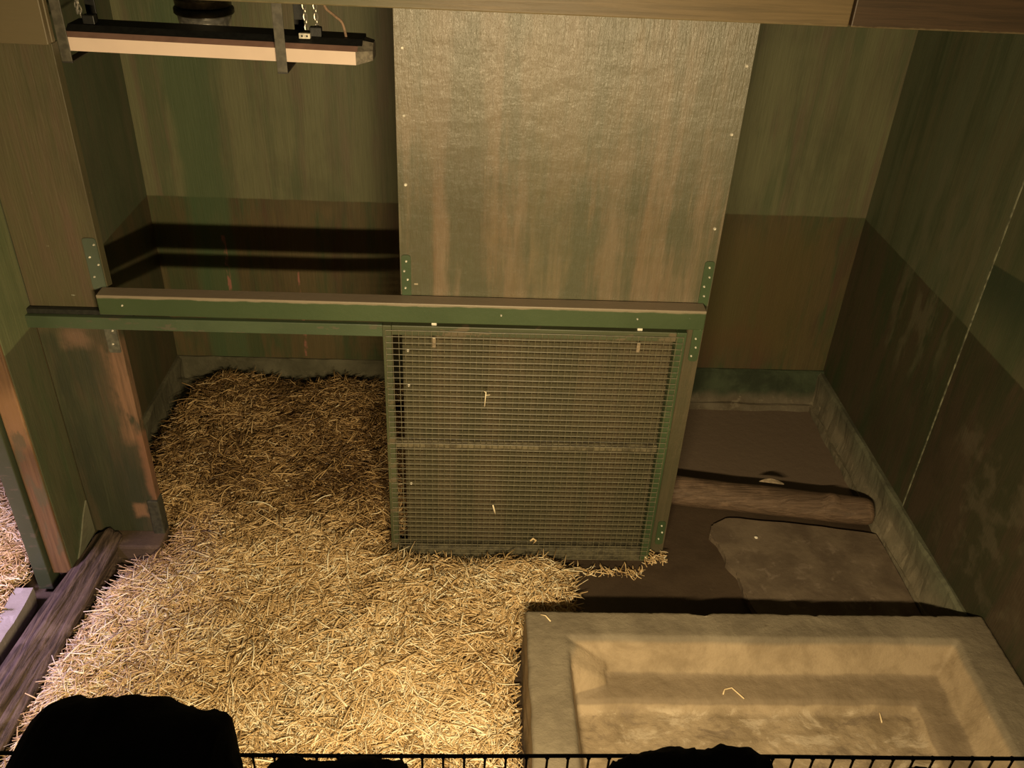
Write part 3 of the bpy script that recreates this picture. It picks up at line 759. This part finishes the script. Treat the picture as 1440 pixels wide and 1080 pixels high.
    tone = np.where(rng.random(n) < .08, np.clip(tone+.35, 0, 1), tone)
    at = me.attributes.new('tone', 'FLOAT', 'POINT'); at.data.foreach_set('value', np.repeat(tone, S*sides).astype(np.float32))
    me.materials.append(M_STRAW); me.polygons.foreach_set('use_smooth', np.ones(n*nf, bool))
    o = bpy.data.objects.new(name, me); C.objects.link(o); return o
def join_into(o, others):
    """merge meshes with numpy-free bmesh so that the bed is a single object"""
    bm = bmesh.new(); bm.from_mesh(o.data); k = len(o.data.materials)
    base = o.data
    for p in others:
        nb = len(bm.faces); bm.from_mesh(p.data); bm.faces.ensure_lookup_table()
        for f in bm.faces[nb:]: f.material_index = k
        base.materials.append(p.data.materials[0]); k += 1
    bm.to_mesh(base); bm.free()
    for p in others: bpy.data.objects.remove(p, do_unlink=True)
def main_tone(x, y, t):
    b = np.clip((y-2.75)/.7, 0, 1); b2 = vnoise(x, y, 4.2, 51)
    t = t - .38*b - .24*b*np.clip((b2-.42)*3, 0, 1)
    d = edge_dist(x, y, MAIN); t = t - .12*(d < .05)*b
    t = t + .07*np.clip((2.6-y)/.5, 0, 1); return np.clip(t, .02, 1)  # front strands paler: brightness near the lamp put into the tone
sb = strands('straw_bed', MAIN, h_main, 46000, tonef=main_tone)
join_into(sb, [mound(MAIN, h_main, 'matted')])
tag(sb, 'thick golden straw bedding spread over the floor of the pen', 'straw', kind='stuff')
vis = [(-2.75, 1.3), (-1.885, 1.3), (-1.88, 2.68), (-1.87, 2.9), (-1.86, 4.2), (-2.75, 4.2)]
sl = strands('straw_bed', vis, h_left, 17000)
join_into(sl, [mound(LEFT, h_left, 'matted', .05)])
tag(sl, 'pinkish lit straw bedding in the neighbouring pen at the far left', 'straw', kind='stuff')

# loose straw lying on other things, each its own object
def straw(name, pts, label, r=.002, tone=.9, group=None, base=True):
    bm = bmesh.new(); tube(bm, pts, r, 6); o = obj(name, bm, M_STRAW, None, True)
    at = o.data.attributes.new('tone', 'FLOAT', 'POINT'); at.data.foreach_set('value', [tone]*len(o.data.vertices))
    recentre(o); return tag(o, label, 'straw', group)
yq = gy-.009
bm_pts = [(.048, yq, .890), (.050, yq-.002, .93), (.052, yq-.002, .962)]
o = straw('straw_piece', bm_pts, 'pale forked straw piece caught high on the wire mesh gate', .0022, .95)
bm = bmesh.new(); bm.from_mesh(o.data); lx = o.location
tube(bm, [Vector((.050, yq-.002, .945))-lx, Vector((.068, yq-.008, .952))-lx], .0018, 5); tube(bm, [Vector((.052, yq-.002, .958))-lx, Vector((.046, yq-.006, .966))-lx], .0026, 5)
bm.to_mesh(o.data); bm.free()
o.data.attributes['tone'].data.foreach_set('value', [.95]*len(o.data.vertices))
straw('straw_piece', [(.098, yq, .368), (.104, yq-.003, .345), (.110, yq, .318)], 'short thick straw piece caught low on the wire mesh gate', .0038, .95)
straw('straw_piece', [(.272, yq-.01, .168), (.285, yq-.006, .180), (.297, yq-.01, .172), (.288, yq-.004, .150)], 'curled pale husk stuck near the bottom of the mesh gate', .0045, .8)
for i, (x, y, z, a, l, nm) in enumerate(((1.02, 2.105, .168, 2.2, .06, 'bent straw lying on the back ledge inside the trough'), (1.30, 1.80, .112, 2.2, .06, 'thin straw lying on the trough floor near the front middle'),
        (1.555, 2.04, .12, 1.4, .05, 'thin straw on the trough floor below the right end of its ledge'), (.30, 2.34, .304, 2.4, .05, 'small straw on the back left corner of the trough rim'))):
    z += .004
    d = Vector((math.cos(a), math.sin(a), 0))*l/2; c0 = Vector((x, y, z)); pts = [c0-d, c0+Vector((0, .008, .004)), c0+d]
    if i == 0: pts = [c0-d, c0+d, c0+d+Vector((-.03, -.008, 0)), c0+d+Vector((-.04, -.03, 0))]
    straw('straw_piece', pts, nm, .0028, .85)
# tuft at the foot of the gate and scattered bits along its base
def tuft(poly, n, h, label, tone=None, lo=.02, hi=.08):
    o = strands('straw_tuft', poly, lambda x, y: np.full(x.shape, h), n, lo, hi, zoff=.025, pitch=.35)
    tag(o, label, 'straw', kind='stuff'); return o
tuft([(.80, 2.91), (.90, 2.91), (.91, 2.97), (.80, 2.97)], 70, .045, 'small tuft of straw at the right foot of the mesh gate')
tuft([(.46, 2.87), (.78, 2.86), (.80, 2.905), (.46, 2.905)], 90, .006, 'thin line of straw wisps on dark floor below the gate', lo=.02, hi=.10)
def pebble(x, y, z, r, label, mat=M_WHITE):
    bm = bmesh.new(); bmesh.ops.create_icosphere(bm, subdivisions=2, radius=r)
    for v in bm.verts: v.co = Vector((v.co.x*1.1, v.co.y, v.co.z*.6))*(1+.25*noise.noise(v.co*120)) + Vector((x, y, z+r*.5))
    tag(recentre(obj('pebble', bm, mat, None, True)), label, 'pebble')
pebble(1.352, 1.968, .104, .013, 'small round white pebble on the trough floor')
pebble(1.378, 3.105, .032, .009, 'tiny white chip on the upper part of the stone slab')

# ------------------------------------------------------------------ foreground: barrier mesh and dark rocks
bm = bmesh.new()
tube(bm, [(-1.2+.1*k, .5, 2.1585+.0012*math.sin(k)) for k in range(26)], .0019, 8)
for i in range(122):
    x = -1.19+.0195*i; tube(bm, [(x, .4965, 2.163), (x+.001*math.sin(i*2.3), .4965, 2.06)], .0012, 6)
    lathe(bm, [(.001, -.003), (.0024, -.001), (.0024, .0015), (.001, .003)], (x, .498, 2.160), 8)
tag(recentre(obj('wire_barrier', bm, M_BARW)), 'silhouetted wire mesh barrier edge running along the bottom of the view', 'barrier')
def rock(outline, y0, y1, label, seed):
    """outline = silhouette top as (x, z) list, given real depth y0..y1"""
    bm = bmesh.new(); n = 64; rows = []
    xs = [p[0] for p in outline]; x0, x1 = xs[0], xs[-1]
    def top(x):
        for a, b in zip(outline, outline[1:]):
            if a[0] <= x <= b[0]: return a[1]+(b[1]-a[1])*(x-a[0])/(b[0]-a[0])
        return outline[-1][1]
    zb = 2.081; K = 22
    for i in range(n+1):
        x = x0+(x1-x0)*i/n; need = top(x) + 1.47*.45; row = []
        ew = max(.15, math.sin(math.pi*min(.5, .5*min(i, n-i)/(n*.12))))
        yc = (y0+y1)/2; hw = (y1-y0)/2*ew
        zt_ = zb+.01
        while zt_ < 2.4 and max(yc*1.47 + hw*abs(math.cos(q*.1))**.55*1.47 + zb+(zt_-zb)*abs(math.sin(q*.1))**.5 for q in range(16)) < need: zt_ += .002
        for k in range(K):
            a = math.pi*(k/(K-1)); cy_ = math.cos(a); sz = math.sin(a)
            y = yc - hw*math.copysign(abs(cy_)**.55, cy_); z = zb + (zt_-zb)*abs(sz)**.5
            v = Vector((x, y, z)); e = noise.noise(v*28+Vector((seed, 0, 0)))*.006 + noise.noise(v*90)*.003
            row.append(bm.verts.new((x+e*.6, min(.489, y+e), max(zb, z+e*.8 if k not in (0, K-1) else zb))))
        rows.append(row)
    for a, b in zip(rows, rows[1:]):
        for k in range(K-1): bm.faces.new((a[k], a[k+1], b[k+1], b[k]))
        bm.faces.new((a[K-1], a[0], b[0], b[K-1]))
    bm.faces.new(rows[0]); bm.faces.new(rows[-1][::-1])
    tag(recentre(obj('rock', bm, M_ROCK, None, True)), label, 'rock')
rock([(-.415, 2.17), (-.385, 2.225), (-.365, 2.255), (-.352, 2.268), (-.348, 2.285), (-.325, 2.305), (-.285, 2.309), (-.225, 2.298), (-.207, 2.292), (-.196, 2.275), (-.192, 2.250), (-.186, 2.235), (-.178, 2.19)], .36, .484, 'largest rock, silhouetted in black at the bottom left of the view', 3)
rock([(-.176, 2.19), (-.168, 2.217), (-.15, 2.223), (-.10, 2.230), (-.055, 2.231), (-.046, 2.221), (-.042, 2.17)], .38, .484, 'low flat silhouetted rock beside the largest one, bottom centre left', 8)
rock([(.118, 2.17), (.125, 2.215), (.140, 2.234), (.158, 2.243), (.18, 2.244), (.203, 2.241), (.212, 2.240), (.226, 2.249), (.245, 2.251), (.256, 2.243), (.264, 2.225), (.272, 2.17)], .39, .484, 'two humped silhouetted rock at the bottom centre right, above the trough', 15)
rock([(.385, 2.17), (.395, 2.210), (.42, 2.215), (.45, 2.211), (.46, 2.17)], .39, .484, 'smallest silhouetted rock, barely showing at the bottom right corner', 20)
